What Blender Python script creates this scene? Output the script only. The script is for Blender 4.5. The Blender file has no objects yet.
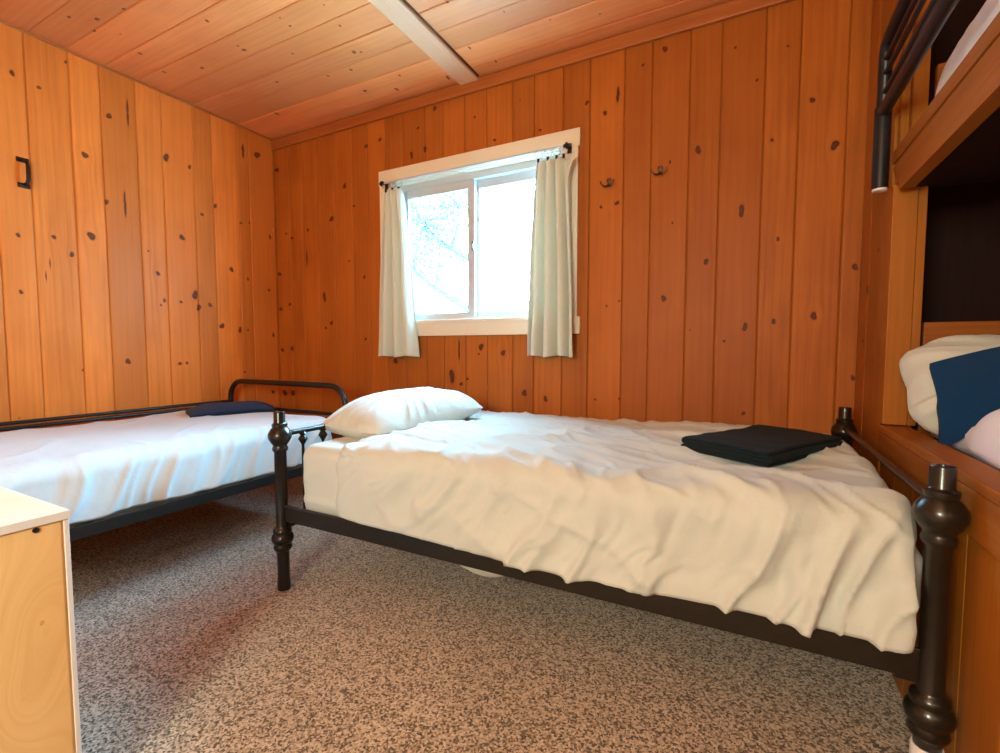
import bpy, bmesh, math, random
import numpy as np
from mathutils import Vector, Matrix
random.seed(7)
SC = bpy.context.scene
COL = SC.collection
PI = math.pi

# ------------------------------------------------------------------ noise
def _h(ix, iy, seed):
    n = (ix.astype(np.int64) * 374761393 + iy.astype(np.int64) * 668265263 + int(seed) * 2147483647) & 0x7fffffff
    n = ((n ^ (n >> 13)) * 1274126177) & 0x7fffffff
    n = n ^ (n >> 16)
    return (n & 0xffff) / 65535.0
def vnoise(x, y, seed=0):
    x = np.asarray(x, float); y = np.asarray(y, float)
    x, y = np.broadcast_arrays(x, y)
    ix = np.floor(x); iy = np.floor(y); fx = x - ix; fy = y - iy
    fx = fx * fx * fx * (fx * (fx * 6 - 15) + 10); fy = fy * fy * fy * (fy * (fy * 6 - 15) + 10)
    a = _h(ix, iy, seed); b = _h(ix + 1, iy, seed); c = _h(ix, iy + 1, seed); d = _h(ix + 1, iy + 1, seed)
    return (a + (b - a) * fx) * (1 - fy) + (c + (d - c) * fx) * fy - .5
def fbm(x, y, seed=0, o=4):
    s = 0; a = 1.0
    for k in range(o):
        s = s + a * vnoise(np.asarray(x) * 2 ** k, np.asarray(y) * 2 ** k, seed + 17 * k); a *= .5
    return s
def ridge(x, y, seed=0):                        # 0..1, sharp crests
    return 1 - np.minimum(1, np.abs(vnoise(x, y, seed)) * 3.2)
def sstep(a, b, x):
    t = np.clip((np.asarray(x, float) - a) / (b - a), 0, 1); return t * t * (3 - 2 * t)

# ------------------------------------------------------------------ objects
def tag(o, label=None, cat=None, group=None, kind=None):
    if label: o['label'] = label
    if cat: o['category'] = cat
    if group: o['group'] = group
    if kind: o['kind'] = kind
    return o
def empty(name, loc=(0, 0, 0), **k):
    o = bpy.data.objects.new(name, None); o.location = loc; COL.objects.link(o); o.empty_display_size = .1
    return tag(o, **k)
def link(name, me, mat=None, parent=None, smooth=False, **k):
    o = bpy.data.objects.new(name, me); COL.objects.link(o)
    if mat is not None: me.materials.append(mat)
    if smooth:
        me.polygons.foreach_set('use_smooth', [True] * len(me.polygons))
    if parent is not None:
        o.parent = parent
        o.matrix_parent_inverse = Matrix.Translation(-Vector(parent.location))
    return tag(o, **k)
def pyobj(name, vs, fs, mat=None, parent=None, smooth=False, **k):
    me = bpy.data.meshes.new(name); me.from_pydata([tuple(map(float, v)) for v in vs], [], [tuple(map(int, f)) for f in fs]); me.update()
    return link(name, me, mat, parent, smooth, **k)
def grid_mesh(name, P, closed_u=False, closed_v=False):
    """P: (n,m,3) -> mesh of quads"""
    n, m = P.shape[:2]
    idx = np.arange(n * m).reshape(n, m)
    a = idx if not closed_u else np.vstack([idx, idx[:1]])
    if closed_v: a = np.hstack([a, a[:, :1]])
    f = np.stack([a[:-1, :-1], a[1:, :-1], a[1:, 1:], a[:-1, 1:]], -1).reshape(-1, 4)
    return np_mesh(name, P.reshape(-1, 3), f)
def np_mesh(name, V, F):
    me = bpy.data.meshes.new(name)
    V = np.ascontiguousarray(V, np.float32); F = np.ascontiguousarray(F, np.int32)
    me.vertices.add(len(V)); me.vertices.foreach_set('co', V.ravel())
    me.loops.add(F.size); me.loops.foreach_set('vertex_index', F.ravel())
    me.polygons.add(len(F))
    me.polygons.foreach_set('loop_start', np.arange(0, F.size, 4, dtype=np.int32))
    try: me.polygons.foreach_set('loop_total', np.full(len(F), 4, np.int32))
    except Exception: pass
    me.update(calc_edges=True); me.validate()
    return me
class MB:
    def __init__(s): s.bm = bmesh.new()
    def box(s, x0, x1, y0, y1, z0, z1, bev=0, seg=2, mtx=None):
        r = bmesh.ops.create_cube(s.bm, size=1)
        vs = r['verts']
        for v in vs:
            v.co = Vector((x0 + (v.co.x + .5) * (x1 - x0), y0 + (v.co.y + .5) * (y1 - y0), z0 + (v.co.z + .5) * (z1 - z0)))
        if bev:
            es = list({e for v in vs for e in v.link_edges})
            r2 = bmesh.ops.bevel(s.bm, geom=es, offset=bev, segments=seg, affect='EDGES', profile=.5)
            vs = [v for v in r2['verts']]
        if mtx is not None: bmesh.ops.transform(s.bm, matrix=mtx, verts=list({v for v in vs}))
        return s
    def tube(s, pts, r, n=10, cap=True, closed=False):
        pts = [Vector(p) for p in pts]
        rs = r if isinstance(r, (list, tuple)) else [r] * len(pts)
        rings = []; N = None
        for i, p in enumerate(pts):
            a = pts[i - 1] if i > 0 else (pts[-1] if closed else pts[0])
            b = pts[i + 1] if i < len(pts) - 1 else (pts[0] if closed else pts[-1])
            t = (b - a).normalized()
            if N is None:
                N = t.orthogonal().normalized()
            else:
                N = (N - t * N.dot(t)).normalized()
            B = t.cross(N)
            rings.append([s.bm.verts.new(p + (N * math.cos(2 * PI * k / n) + B * math.sin(2 * PI * k / n)) * rs[i]) for k in range(n)])
        m = len(rings)
        for i in range(m if closed else m - 1):
            A = rings[i]; Bq = rings[(i + 1) % m]
            for k in range(n):
                s.bm.faces.new((A[k], A[(k + 1) % n], Bq[(k + 1) % n], Bq[k]))
        if cap and not closed:
            s.bm.faces.new(rings[0][::-1]); s.bm.faces.new(rings[-1])
        return s
    def lathe(s, prof, c, n=24, axis='z'):
        """prof: list of (radius, height)"""
        rings = []
        for r, h in prof:
            ring = []
            for k in range(n):
                a = 2 * PI * k / n
                if axis == 'z': p = (c[0] + r * math.cos(a), c[1] + r * math.sin(a), c[2] + h)
                elif axis == 'y': p = (c[0] + r * math.cos(a), c[1] + h, c[2] + r * math.sin(a))
                else: p = (c[0] + h, c[1] + r * math.cos(a), c[2] + r * math.sin(a))
                ring.append(s.bm.verts.new(p))
            rings.append(ring)
        for A, B in zip(rings[:-1], rings[1:]):
            for k in range(n):
                s.bm.faces.new((A[k], A[(k + 1) % n], B[(k + 1) % n], B[k]))
        s.bm.faces.new(rings[0][::-1]); s.bm.faces.new(rings[-1])
        return s
    def prism(s, poly, fn):
        """poly: 2D outline, fn(p, t) -> 3D with t 0/1"""
        a = [s.bm.verts.new(fn(p, 0)) for p in poly]; b = [s.bm.verts.new(fn(p, 1)) for p in poly]
        n = len(poly)
        s.bm.faces.new(a[::-1]); s.bm.faces.new(b)
        for k in range(n): s.bm.faces.new((a[k], a[(k + 1) % n], b[(k + 1) % n], b[k]))
        return s
    def done(s, name, mat, parent=None, smooth=False, auto=None, **k):
        bmesh.ops.recalc_face_normals(s.bm, faces=s.bm.faces)
        me = bpy.data.meshes.new(name); s.bm.to_mesh(me); s.bm.free()
        o = link(name, me, mat, parent, smooth, **k)
        if smooth:
            try: me.set_sharp_from_angle(angle=math.radians(auto or 40))
            except Exception: pass
        return o

# ------------------------------------------------------------------ materials
class NT:
    def __init__(s, name):
        s.m = bpy.data.materials.new(name); s.m.use_nodes = True
        s.t = s.m.node_tree; s.b = s.t.nodes['Principled BSDF']; s.out = s.t.nodes['Material Output']
    def n(s, typ, **k):
        nd = s.t.nodes.new(typ)
        for a, v in k.items():
            if a.startswith('i_'):
                nd.inputs[a[2:].replace('_', ' ')].default_value = v
            else: setattr(nd, a, v)
        return nd
    def l(s, a, b): s.t.links.new(a, b)
    def math(s, op, a, b=None, clamp=False):
        nd = s.t.nodes.new('ShaderNodeMath'); nd.operation = op; nd.use_clamp = clamp
        for i, v in enumerate((a, b)):
            if v is None: continue
            if isinstance(v, (int, float)): nd.inputs[i].default_value = v
            else: s.l(v, nd.inputs[i])
        return nd.outputs[0]
    def mix(s, fac, a, b, blend='MIX'):
        nd = s.t.nodes.new('ShaderNodeMix'); nd.data_type = 'RGBA'; nd.blend_type = blend
        for sock, v in ((nd.inputs[0], fac), (nd.inputs[6], a), (nd.inputs[7], b)):
            if isinstance(v, (int, float)): sock.default_value = v
            elif isinstance(v, tuple): sock.default_value = v if len(v) == 4 else v + (1,)
            else: s.l(v, sock)
        return nd.outputs[2]
    def ramp(s, fac, stops, interp='LINEAR'):
        nd = s.t.nodes.new('ShaderNodeValToRGB'); cr = nd.color_ramp; cr.interpolation = interp
        while len(cr.elements) < len(stops): cr.elements.new(.5)
        for e, (p, c) in zip(cr.elements, stops):
            e.position = p; e.color = (c, c, c, 1) if isinstance(c, (int, float)) else tuple(c) + (1,)
        s.l(fac, nd.inputs[0]); return nd.outputs[0]
    def bump(s, h, strength, dist=.002):
        nd = s.t.nodes.new('ShaderNodeBump'); nd.inputs['Strength'].default_value = strength; nd.inputs['Distance'].default_value = dist
        s.l(h, nd.inputs['Height']); s.l(nd.outputs[0], s.b.inputs['Normal'])
    def vec(s, src, scale, loc=(0, 0, 0)):
        nd = s.t.nodes.new('ShaderNodeMapping'); nd.inputs['Scale'].default_value = scale; nd.inputs['Location'].default_value = loc
        s.l(src, nd.inputs[0]); return nd.outputs[0]
def setp(b, **k):
    for a, v in k.items():
        b.inputs[a.replace('_', ' ')].default_value = v

def wood_attr(name, light, dark, red, rough=.42, spec=.4, vary=.16, knot=(.030, .007, .003), grain=1.0):
    """wood for panels that carry gco / sd / bid attributes"""
    t = NT(name)
    g = t.n('ShaderNodeAttribute', attribute_name='gco').outputs['Vector']
    sd = t.n('ShaderNodeAttribute', attribute_name='sd').outputs['Fac']
    bid = t.n('ShaderNodeAttribute', attribute_name='bid').outputs['Fac']
    n1 = t.n('ShaderNodeTexNoise', i_Scale=1, i_Detail=5, i_Roughness=.6); t.l(t.vec(g, (75, 2.2, 1)), n1.inputs['Vector'])
    wv = t.n('ShaderNodeTexWave', i_Scale=1, i_Distortion=9, i_Detail=2.5, i_Detail_Scale=.8, i_Detail_Roughness=.5)
    t.l(t.vec(g, (8.5, .75, 1)), wv.inputs['Vector'])
    n2 = t.n('ShaderNodeTexNoise', i_Scale=1, i_Detail=3); t.l(t.vec(g, (9, 1.3, 1)), n2.inputs['Vector'])
    w = t.ramp(wv.outputs['Fac'], [(0, 0), (.55, .15), (.85, .9), (1, 1)])
    f = t.math('ADD', t.math('MULTIPLY', n1.outputs['Fac'], .95 * grain), t.math('MULTIPLY', w, .16 * grain))
    f = t.math('ADD', f, t.math('MULTIPLY', t.math('SUBTRACT', n2.outputs['Fac'], .5), 1.1))
    n4 = t.n('ShaderNodeTexNoise', i_Scale=1, i_Detail=4, i_Distortion=.6); t.l(t.vec(g, (3.2, 2.4, 1), (3, 7, 0)), n4.inputs['Vector'])
    f = t.math('ADD', f, t.math('MULTIPLY', t.math('SUBTRACT', n4.outputs['Fac'], .5), .9))
    f = t.math('SUBTRACT', f, .15, True)
    c = t.mix(f, light, dark)
    c = t.mix(t.math('MULTIPLY', bid, .55), c, red, 'MIX')
    frac = t.math('FRACT', t.math('MULTIPLY', bid, 7.31))
    hs = t.n('ShaderNodeHueSaturation'); t.l(c, hs.inputs['Color'])
    t.l(t.math('ADD', t.math('MULTIPLY', frac, 2 * vary), 1 - vary), hs.inputs['Value'])
    c = hs.outputs[0]
    halo = t.ramp(sd, [(0, 0), (.22, .0), (.44, .35), (.5, .55), (1, .6)])
    c = t.mix(halo, c, dark, 'MIX')
    rim = t.ramp(sd, [(0, 0), (.49, 0), (.53, 1), (1, 1)])
    n3 = t.n('ShaderNodeTexNoise', i_Scale=1, i_Detail=2); t.l(t.vec(g, (160, 120, 1)), n3.inputs['Vector'])
    kc = t.mix(t.ramp(sd, [(0, 1), (.54, 0), (.60, .1), (.74, 1), (.88, .6), (1, .1)]), knot, tuple(2.2 * k for k in knot))
    kc = t.mix(t.math('MULTIPLY', n3.outputs['Fac'], .45), kc, dark)
    c = t.mix(rim, c, kc)
    t.l(c, t.b.inputs['Base Color'])
    setp(t.b, Roughness=rough, Specular_IOR_Level=spec)
    t.bump(f, .35, .0015)
    return t.m

def wood_obj(name, light, dark, axis='y', rough=.45, scale=1.0, spec=.4):
    """wood grain along one object axis"""
    t = NT(name)
    o = t.n('ShaderNodeTexCoord').outputs['Object']
    rnd = t.n('ShaderNodeObjectInfo').outputs['Random']
    ad = t.n('ShaderNodeVectorMath', operation='ADD'); t.l(o, ad.inputs[0])
    cb = t.n('ShaderNodeCombineXYZ'); t.l(t.math('MULTIPLY', rnd, 9), cb.inputs[0]); t.l(t.math('MULTIPLY', rnd, 5), cb.inputs[2]); t.l(cb.outputs[0], ad.inputs[1])
    k = {'x': (3.2, 90, 90), 'y': (90, 3.2, 90), 'z': (90, 90, 3.2)}[axis]
    k2 = {'x': (.8, 9, 9), 'y': (9, .8, 9), 'z': (9, 9, .8)}[axis]
    n1 = t.n('ShaderNodeTexNoise', i_Scale=1, i_Detail=5); t.l(t.vec(ad.outputs[0], tuple(q * scale for q in k)), n1.inputs['Vector'])
    n2 = t.n('ShaderNodeTexNoise', i_Scale=1, i_Detail=4, i_Distortion=.8); t.l(t.vec(ad.outputs[0], tuple(q * scale for q in k2)), n2.inputs['Vector'])
    f = t.math('SUBTRACT', t.math('ADD', t.math('MULTIPLY', n1.outputs['Fac'], .8), t.math('MULTIPLY', n2.outputs['Fac'], .9)), .35, True)
    t.l(t.mix(f, light, dark), t.b.inputs['Base Color'])
    setp(t.b, Roughness=rough, Specular_IOR_Level=spec)
    t.bump(f, .3, .001)
    return t.m

def cloth_mat(name, col, rough=.85, weave=900, bump=.12, wr=0.0, trans=0.0, sheen=.2, seed=0):
    t = NT(name)
    o = t.n('ShaderNodeTexCoord').outputs['Object']
    n1 = t.n('ShaderNodeTexNoise', i_Scale=weave, i_Detail=1); t.l(o, n1.inputs['Vector'])
    n2 = t.n('ShaderNodeTexNoise', i_Scale=9, i_Detail=5, i_Roughness=.55, i_Distortion=1.2); t.l(t.vec(o, (1, 1, .6), (seed, 0, 0)), n2.inputs['Vector'])
    h = t.math('ADD', t.math('MULTIPLY', n1.outputs['Fac'], bump), t.math('MULTIPLY', n2.outputs['Fac'], wr))
    c2 = tuple(q * .82 for q in col)
    t.l(t.mix(n1.outputs['Fac'], col, c2), t.b.inputs['Base Color'])
    setp(t.b, Roughness=rough, Specular_IOR_Level=.15, Sheen_Weight=sheen)
    t.bump(h, 1.0, .006)
    if trans:
        tr = t.n('ShaderNodeBsdfTranslucent'); tr.inputs['Color'].default_value = col + (1,)
        mx = t.n('ShaderNodeMixShader'); mx.inputs[0].default_value = trans
        t.l(t.b.outputs[0], mx.inputs[1]); t.l(tr.outputs[0], mx.inputs[2]); t.l(mx.outputs[0], t.out.inputs[0])
    return t.m
def plain(name, col, rough=.5, metal=0.0, spec=.5, nscale=0, namp=.1, coat=0):
    t = NT(name)
    setp(t.b, Base_Color=col + (1,), Roughness=rough, Metallic=metal, Specular_IOR_Level=spec, Coat_Weight=coat)
    o = t.n('ShaderNodeTexCoord').outputs['Object']
    n1 = t.n('ShaderNodeTexNoise', i_Scale=nscale or 30, i_Detail=4); t.l(o, n1.inputs['Vector'])
    t.l(t.mix(n1.outputs['Fac'], tuple(q * (1 + namp) for q in col), tuple(q * (1 - namp) for q in col)), t.b.inputs['Base Color'])
    if nscale: t.bump(n1.outputs['Fac'], .15, .001)
    return t.m

M = {}
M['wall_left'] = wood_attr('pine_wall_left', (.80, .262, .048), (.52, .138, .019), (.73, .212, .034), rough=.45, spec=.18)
M['wall_back'] = wood_attr('pine_wall_back', (.46, .136, .017), (.27, .066, .008), (.38, .096, .014), rough=.5, spec=.18, vary=.12)  # same stain as the left wall, backlit shade put into a darker colour
M['ceiling'] = wood_attr('pine_ceiling', (.84, .315, .11), (.60, .18, .05), (.78, .26, .08), rough=.40, spec=.4)
M['panel'] = wood_attr('pine_panel', (.40, .13, .016), (.24, .062, .007), (.36, .11, .013), rough=.42, spec=.3)
M['pale_pine'] = wood_attr('pale_pine', (.86, .56, .25), (.66, .33, .10), (.84, .50, .20), rough=.5, spec=.3, vary=.05, knot=(.50, .24, .08), grain=.7)
M['box_top'] = wood_attr('pine_lit_top', (.92, .80, .62), (.82, .64, .44), (.92, .8, .6), rough=.35, spec=.5, vary=.03, grain=.6)  # window light on the box top put into a paler wood colour
M['trim_wood'] = wood_obj('stained_trim', (.52, .160, .036), (.27, .065, .012), 'x')
M['trim_wood_y'] = wood_obj('stained_trim_lengthwise', (.56, .21, .05), (.32, .095, .02), 'y')
M['batten'] = wood_obj('batten_wood', (.82, .50, .30), (.66, .34, .18), 'y', rough=.35)
M['bunk_y'] = wood_obj('bunk_timber', (.40, .13, .015), (.20, .052, .006), 'y', rough=.5, spec=.2)
M['bunk_x'] = wood_obj('bunk_board', (.38, .115, .014), (.19, .048, .006), 'x', rough=.5, spec=.2)
M['bunk_z'] = wood_obj('bunk_post_wood', (.44, .145, .014), (.25, .07, .007), 'z', rough=.45, spec=.2)
M['alcove_shade'] = wood_obj('wood_alcove_shade', (.035, .010, .006), (.015, .005, .004), 'z', rough=.7, spec=.15)  # unlit darkness of the alcove put into the wood colour
M['gap_shade'] = wood_obj('batten_gap_shade', (.14, .05, .02), (.07, .025, .01), 'y', rough=.6)  # shade colour for the gap beside the batten
M['white_paint'] = plain('cream_paint', (.74, .65, .50), .45, nscale=60, namp=.03)
M['vinyl'] = plain('white_vinyl', (.50, .51, .51), .35, namp=.02)
M['metal'] = plain('bronze_black_metal', (.022, .018, .013), .30, .5, .5, nscale=45, namp=.35, coat=.25)
M['metal_l'] = plain('dark_grey_tube', (.026, .024, .022), .36, .5, .5, nscale=50, namp=.2)
M['black'] = plain('black_iron', (.012, .012, .014), .38, .3, .5, nscale=60, namp=.2)
M['hook'] = plain('tarnished_brass', (.10, .065, .035), .35, .8, .5, namp=.3)
M['steel'] = plain('steel', (.35, .34, .33), .3, .9, .5, namp=.1)
M['white_plastic'] = plain('white_cap', (.75, .70, .68), .5, namp=.03)
M['sheet'] = cloth_mat('white_sheet', (.60, .615, .55), wr=.5)
M['sheet_bunk'] = cloth_mat('white_bunk_sheet', (.88, .85, .89), wr=.5)  # lighter copy of the sheet, light on the bunk put into the colour
M['duvet'] = cloth_mat('white_duvet', (.60, .62, .56), wr=.9, seed=3)
M['duvet_left'] = cloth_mat('white_cover_left', (.62, .615, .61), wr=.6, seed=8)
M['pillow'] = cloth_mat('white_pillowcase', (.63, .65, .585), wr=.7, seed=5)
M['curtain'] = cloth_mat('cream_curtain', (.74, .75, .64), wr=.15, trans=.10, weave=700, bump=.06)
M['towel_green'] = cloth_mat('dark_green_navy_terry', (.007, .015, .017), weave=420, bump=.6, sheen=.03)
M['towel_navy'] = cloth_mat('navy_terry', (.020, .032, .070), weave=420, bump=.6, sheen=.05)
M['towel_blue'] = cloth_mat('blue_terry', (.006, .045, .13), weave=420, bump=.6, sheen=.05)
def carpet():
    t = NT('speckled_carpet')
    o = t.n('ShaderNodeTexCoord').outputs['Object']
    v = t.n('ShaderNodeTexVoronoi', i_Scale=185, i_Randomness=1.0); t.l(o, v.inputs['Vector'])
    sep = t.n('ShaderNodeSeparateColor'); t.l(v.outputs['Color'], sep.inputs[0])
    n = t.n('ShaderNodeTexNoise', i_Scale=120, i_Detail=3, i_Roughness=.7); t.l(o, n.inputs['Vector'])
    f = t.math('ADD', t.math('MULTIPLY', sep.outputs[0], .55), t.math('MULTIPLY', n.outputs['Fac'], .5))
    c = t.ramp(f, [(.18, (.025, .015, .009)), (.36, (.14, .095, .062)), (.54, (.52, .385, .262)), (.78, (.78, .62, .48)), (.95, (.82, .73, .62))])
    n2 = t.n('ShaderNodeTexNoise', i_Scale=2.2, i_Detail=3); t.l(o, n2.inputs['Vector'])
    c = t.mix(t.math('MULTIPLY', n2.outputs['Fac'], .35), c, (.15, .10, .065))
    t.l(c, t.b.inputs['Base Color']); setp(t.b, Roughness=.95, Specular_IOR_Level=.1, Sheen_Weight=.25)
    t.bump(f, 1.0, .006)
    return t.m
M['carpet'] = carpet()
def glass():
    t = NT('window_glass'); t.t.nodes.remove(t.b)
    tr = t.n('ShaderNodeBsdfTransparent'); tr.inputs[0].default_value = (.96, .985, 1, 1)
    gl = t.n('ShaderNodeBsdfGlossy'); gl.inputs['Roughness'].default_value = .02
    lw = t.n('ShaderNodeLayerWeight', i_Blend=.25)
    mx = t.n('ShaderNodeMixShader'); t.l(t.math('MULTIPLY', lw.outputs['Fresnel'], .5), mx.inputs[0])
    t.l(tr.outputs[0], mx.inputs[1]); t.l(gl.outputs[0], mx.inputs[2]); t.l(mx.outputs[0], t.out.inputs[0])
    return t.m
M['glass'] = glass()
def screen():
    t = NT('insect_mesh'); t.t.nodes.remove(t.b)
    tr = t.n('ShaderNodeBsdfTransparent'); tr.inputs[0].default_value = (1, 1, 1, 1)
    d = t.n('ShaderNodeBsdfDiffuse'); d.inputs[0].default_value = (.09, .095, .10, 1)
    mx = t.n('ShaderNodeMixShader'); mx.inputs[0].default_value = .42
    t.l(tr.outputs[0], mx.inputs[1]); t.l(d.outputs[0], mx.inputs[2]); t.l(mx.outputs[0], t.out.inputs[0])
    return t.m
M['screen'] = screen()
M['bark'] = plain('pale_bark', (.062, .060, .056), .9, nscale=20, namp=.4)
M['leaf'] = plain('leaf', (.080, .075, .066), .7, namp=.4)
M['soil'] = plain('bounce_ground', (.76, .78, .80), .9, nscale=8, namp=.4)  # unseen ground, made pale to bounce skylight onto the ceiling

# ------------------------------------------------------------------ camera model (used to read board seams and knots into metres)
FP = 472.0
CH = 1.0
PITCH = math.atan(28.5 / FP)
YAW = math.atan(246 * math.cos(PITCH) / FP)
cam = bpy.data.objects.new('camera', bpy.data.cameras.new('camera')); COL.objects.link(cam)
cam.location = (0, 0, CH); cam.rotation_euler = (PI / 2 - PITCH, 0, YAW)
cam.data.sensor_width = 36; cam.data.lens = FP * 36 / 1000; cam.data.clip_start = .02
SC.camera = cam
_F = Vector((-math.sin(YAW) * math.cos(PITCH), math.cos(YAW) * math.cos(PITCH), -math.sin(PITCH)))
_R = Vector((math.cos(YAW), math.sin(YAW), 0)); _U = _R.cross(_F)
def ray(u, v): return _F * FP + _R * (u - 500) + _U * (376.5 - v)
def on(axis, val, u, v):
    r = ray(u, v); o = Vector((0, 0, CH)); t = (val - o[axis]) / r[axis]; return o + r * t

XL, YB, ZC = -3.26, 2.50, 2.59                    # left wall, back wall, ceiling
XR, YF = 1.46, -2.3

# ------------------------------------------------------------------ board walls
def board_wall(name, seams, v0, v1, fn, mat, knots=(), fine=None, gap=.003, depth=.008, dv=.0065, du=.0065, hole=None, seed=0, kind='structure', parent=None, bcoarse=.25):
    """boards between successive seams (u), running along v; fn(u,v,d)->xyz, d = depth behind the face.
       knots: (u, v, ru, rv). fine: (umin,umax,vmin,vmax) in which the mesh is dense."""
    rng = random.Random(seed)
    VS, FS, G, SD, BI = [], [], [], [], []
    base = 0
    K = np.array(knots, float).reshape(-1, 4)
    def vrows(u0, u1):
        if fine is None or u1 < fine[0] or u0 > fine[1]:
            return np.linspace(v0, v1, max(2, int((v1 - v0) / bcoarse)))
        a = max(v0, fine[2]); b = min(v1, fine[3])
        r = [np.linspace(a, b, int((b - a) / dv) + 1)]
        if a > v0 + 1e-6: r.insert(0, np.linspace(v0, a, 4)[:-1])
        if b < v1 - 1e-6: r.append(np.linspace(b, v1, 4)[1:])
        return np.concatenate(r)
    for i in range(len(seams) - 1):
        u0, u1 = seams[i] + gap / 2, seams[i + 1] - gap / 2
        vr = vrows(u0, u1)
        dense = len(vr) > 60
        inner = np.linspace(u0 + .003, u1 - .003, max(2, int((u1 - u0) / (du if dense else .05)) + 1))
        us = np.concatenate([[u0, u0], inner, [u1, u1]]); ds = np.concatenate([[depth, .0025], np.zeros(len(inner)), [.0025, depth]])
        off = rng.uniform(-.0008, .0012)
        U, V = np.meshgrid(us, vr, indexing='ij'); D = np.repeat(ds[:, None], len(vr), 1) + off
        r0 = rng.random(); bidv = rng.random()
        sd = np.full(U.shape, -1.0); gu = U.copy()
        for (ku, kv, ru, rv) in K:
            if not (u0 - .004 <= ku <= u1 + .004): continue
            du_ = U - ku; dv_ = V - kv
            ang = np.arctan2(dv_, du_)
            wob = 1 + .16 * np.sin(2 * ang + ku * 40) + .10 * np.sin(3 * ang + kv * 31)
            q = np.sqrt((du_ / ru) ** 2 + (dv_ / rv) ** 2) / wob
            sd = np.maximum(sd, 1 - q)
            rr = max(ru, .006)
            gu = gu - .9 * du_ * np.exp(-(du_ / (rr * 2.2)) ** 2 - (dv_ / (max(rv, rr) * 2.8)) ** 2)
        gu = gu + .012 * fbm(V * 1.1 + 31 * r0, U * 5 + 9 * r0, seed + i, 3) + r0 * 13.7
        P = fn(U, V, D)
        n, m = U.shape
        idx = base + np.arange(n * m).reshape(n, m)
        F = np.stack([idx[:-1, :-1], idx[1:, :-1], idx[1:, 1:], idx[:-1, 1:]], -1).reshape(-1, 4)
        if hole is not None:
            cu = (U[:-1, :-1] + U[1:, 1:]).ravel() / 2; cv = (V[:-1, :-1] + V[1:, 1:]).ravel() / 2
            keep = ~((cu > hole[0]) & (cu < hole[1]) & (cv > hole[2]) & (cv < hole[3])); F = F[keep]
        VS.append(P.reshape(-1, 3)); FS.append(F)
        G.append(np.stack([gu, V, np.full(U.shape, r0 * 5)], -1).reshape(-1, 3)); SD.append(np.clip(sd * .5 + .5, 0, 1).ravel())
        BI.append(np.full(U.size, bidv)); base += n * m
    # backing behind the gaps
    a, b = seams[0] - .03, seams[-1] + .03; c, d = v0 - .02, v1 + .02
    rects = [(a, b, c, d)] if hole is None else [(a, hole[0], c, d), (hole[1], b, c, d), (hole[0], hole[1], c, hole[2]), (hole[0], hole[1], hole[3], d)]
    for (p, q, r, s) in rects:
        uu = np.array([p, q, q, p]); vv = np.array([r, r, s, s])
        for dd in (depth + .002, depth + .03):
            VS.append(fn(uu, vv, np.full(4, dd)).reshape(-1, 3)); FS.append(np.array([[base, base + 1, base + 2, base + 3]]))
            G.append(np.stack([uu, vv, vv * 0], -1)); SD.append(np.zeros(4)); BI.append(np.full(4, .5)); base += 4
    me = np_mesh(name, np.concatenate(VS), np.concatenate(FS))
    set_attrs(me, np.concatenate(G), np.concatenate(SD), np.concatenate(BI))
    return link(name, me, mat, parent, kind=kind)
def set_attrs(me, G, SD, BI):
    at = me.attributes.new('gco', 'FLOAT_VECTOR', 'POINT'); at.data.foreach_set('vector', np.ascontiguousarray(G, np.float32).ravel())
    at = me.attributes.new('sd', 'FLOAT', 'POINT'); at.data.foreach_set('value', np.ascontiguousarray(SD, np.float32))
    at = me.attributes.new('bid', 'FLOAT', 'POINT'); at.data.foreach_set('value', np.ascontiguousarray(BI, np.float32))
def px_knots(lst, axis, val, iu, iv, dist_scale):
    out = []
    for k in lst:
        u, v, ru = k[:3]; rv = k[3] if len(k) > 3 else ru
        p = on(axis, val, u, v)
        px = on(axis, val, u + 1, v) - p; py = on(axis, val, u, v + 1) - p
        su = max(abs(px[iu]), abs(py[iu])); sv = max(abs(px[iv]), abs(py[iv]))
        out.append((p[iu], p[iv], .82 * ru * su * dist_scale, .82 * rv * sv * dist_scale))
    return out

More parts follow.
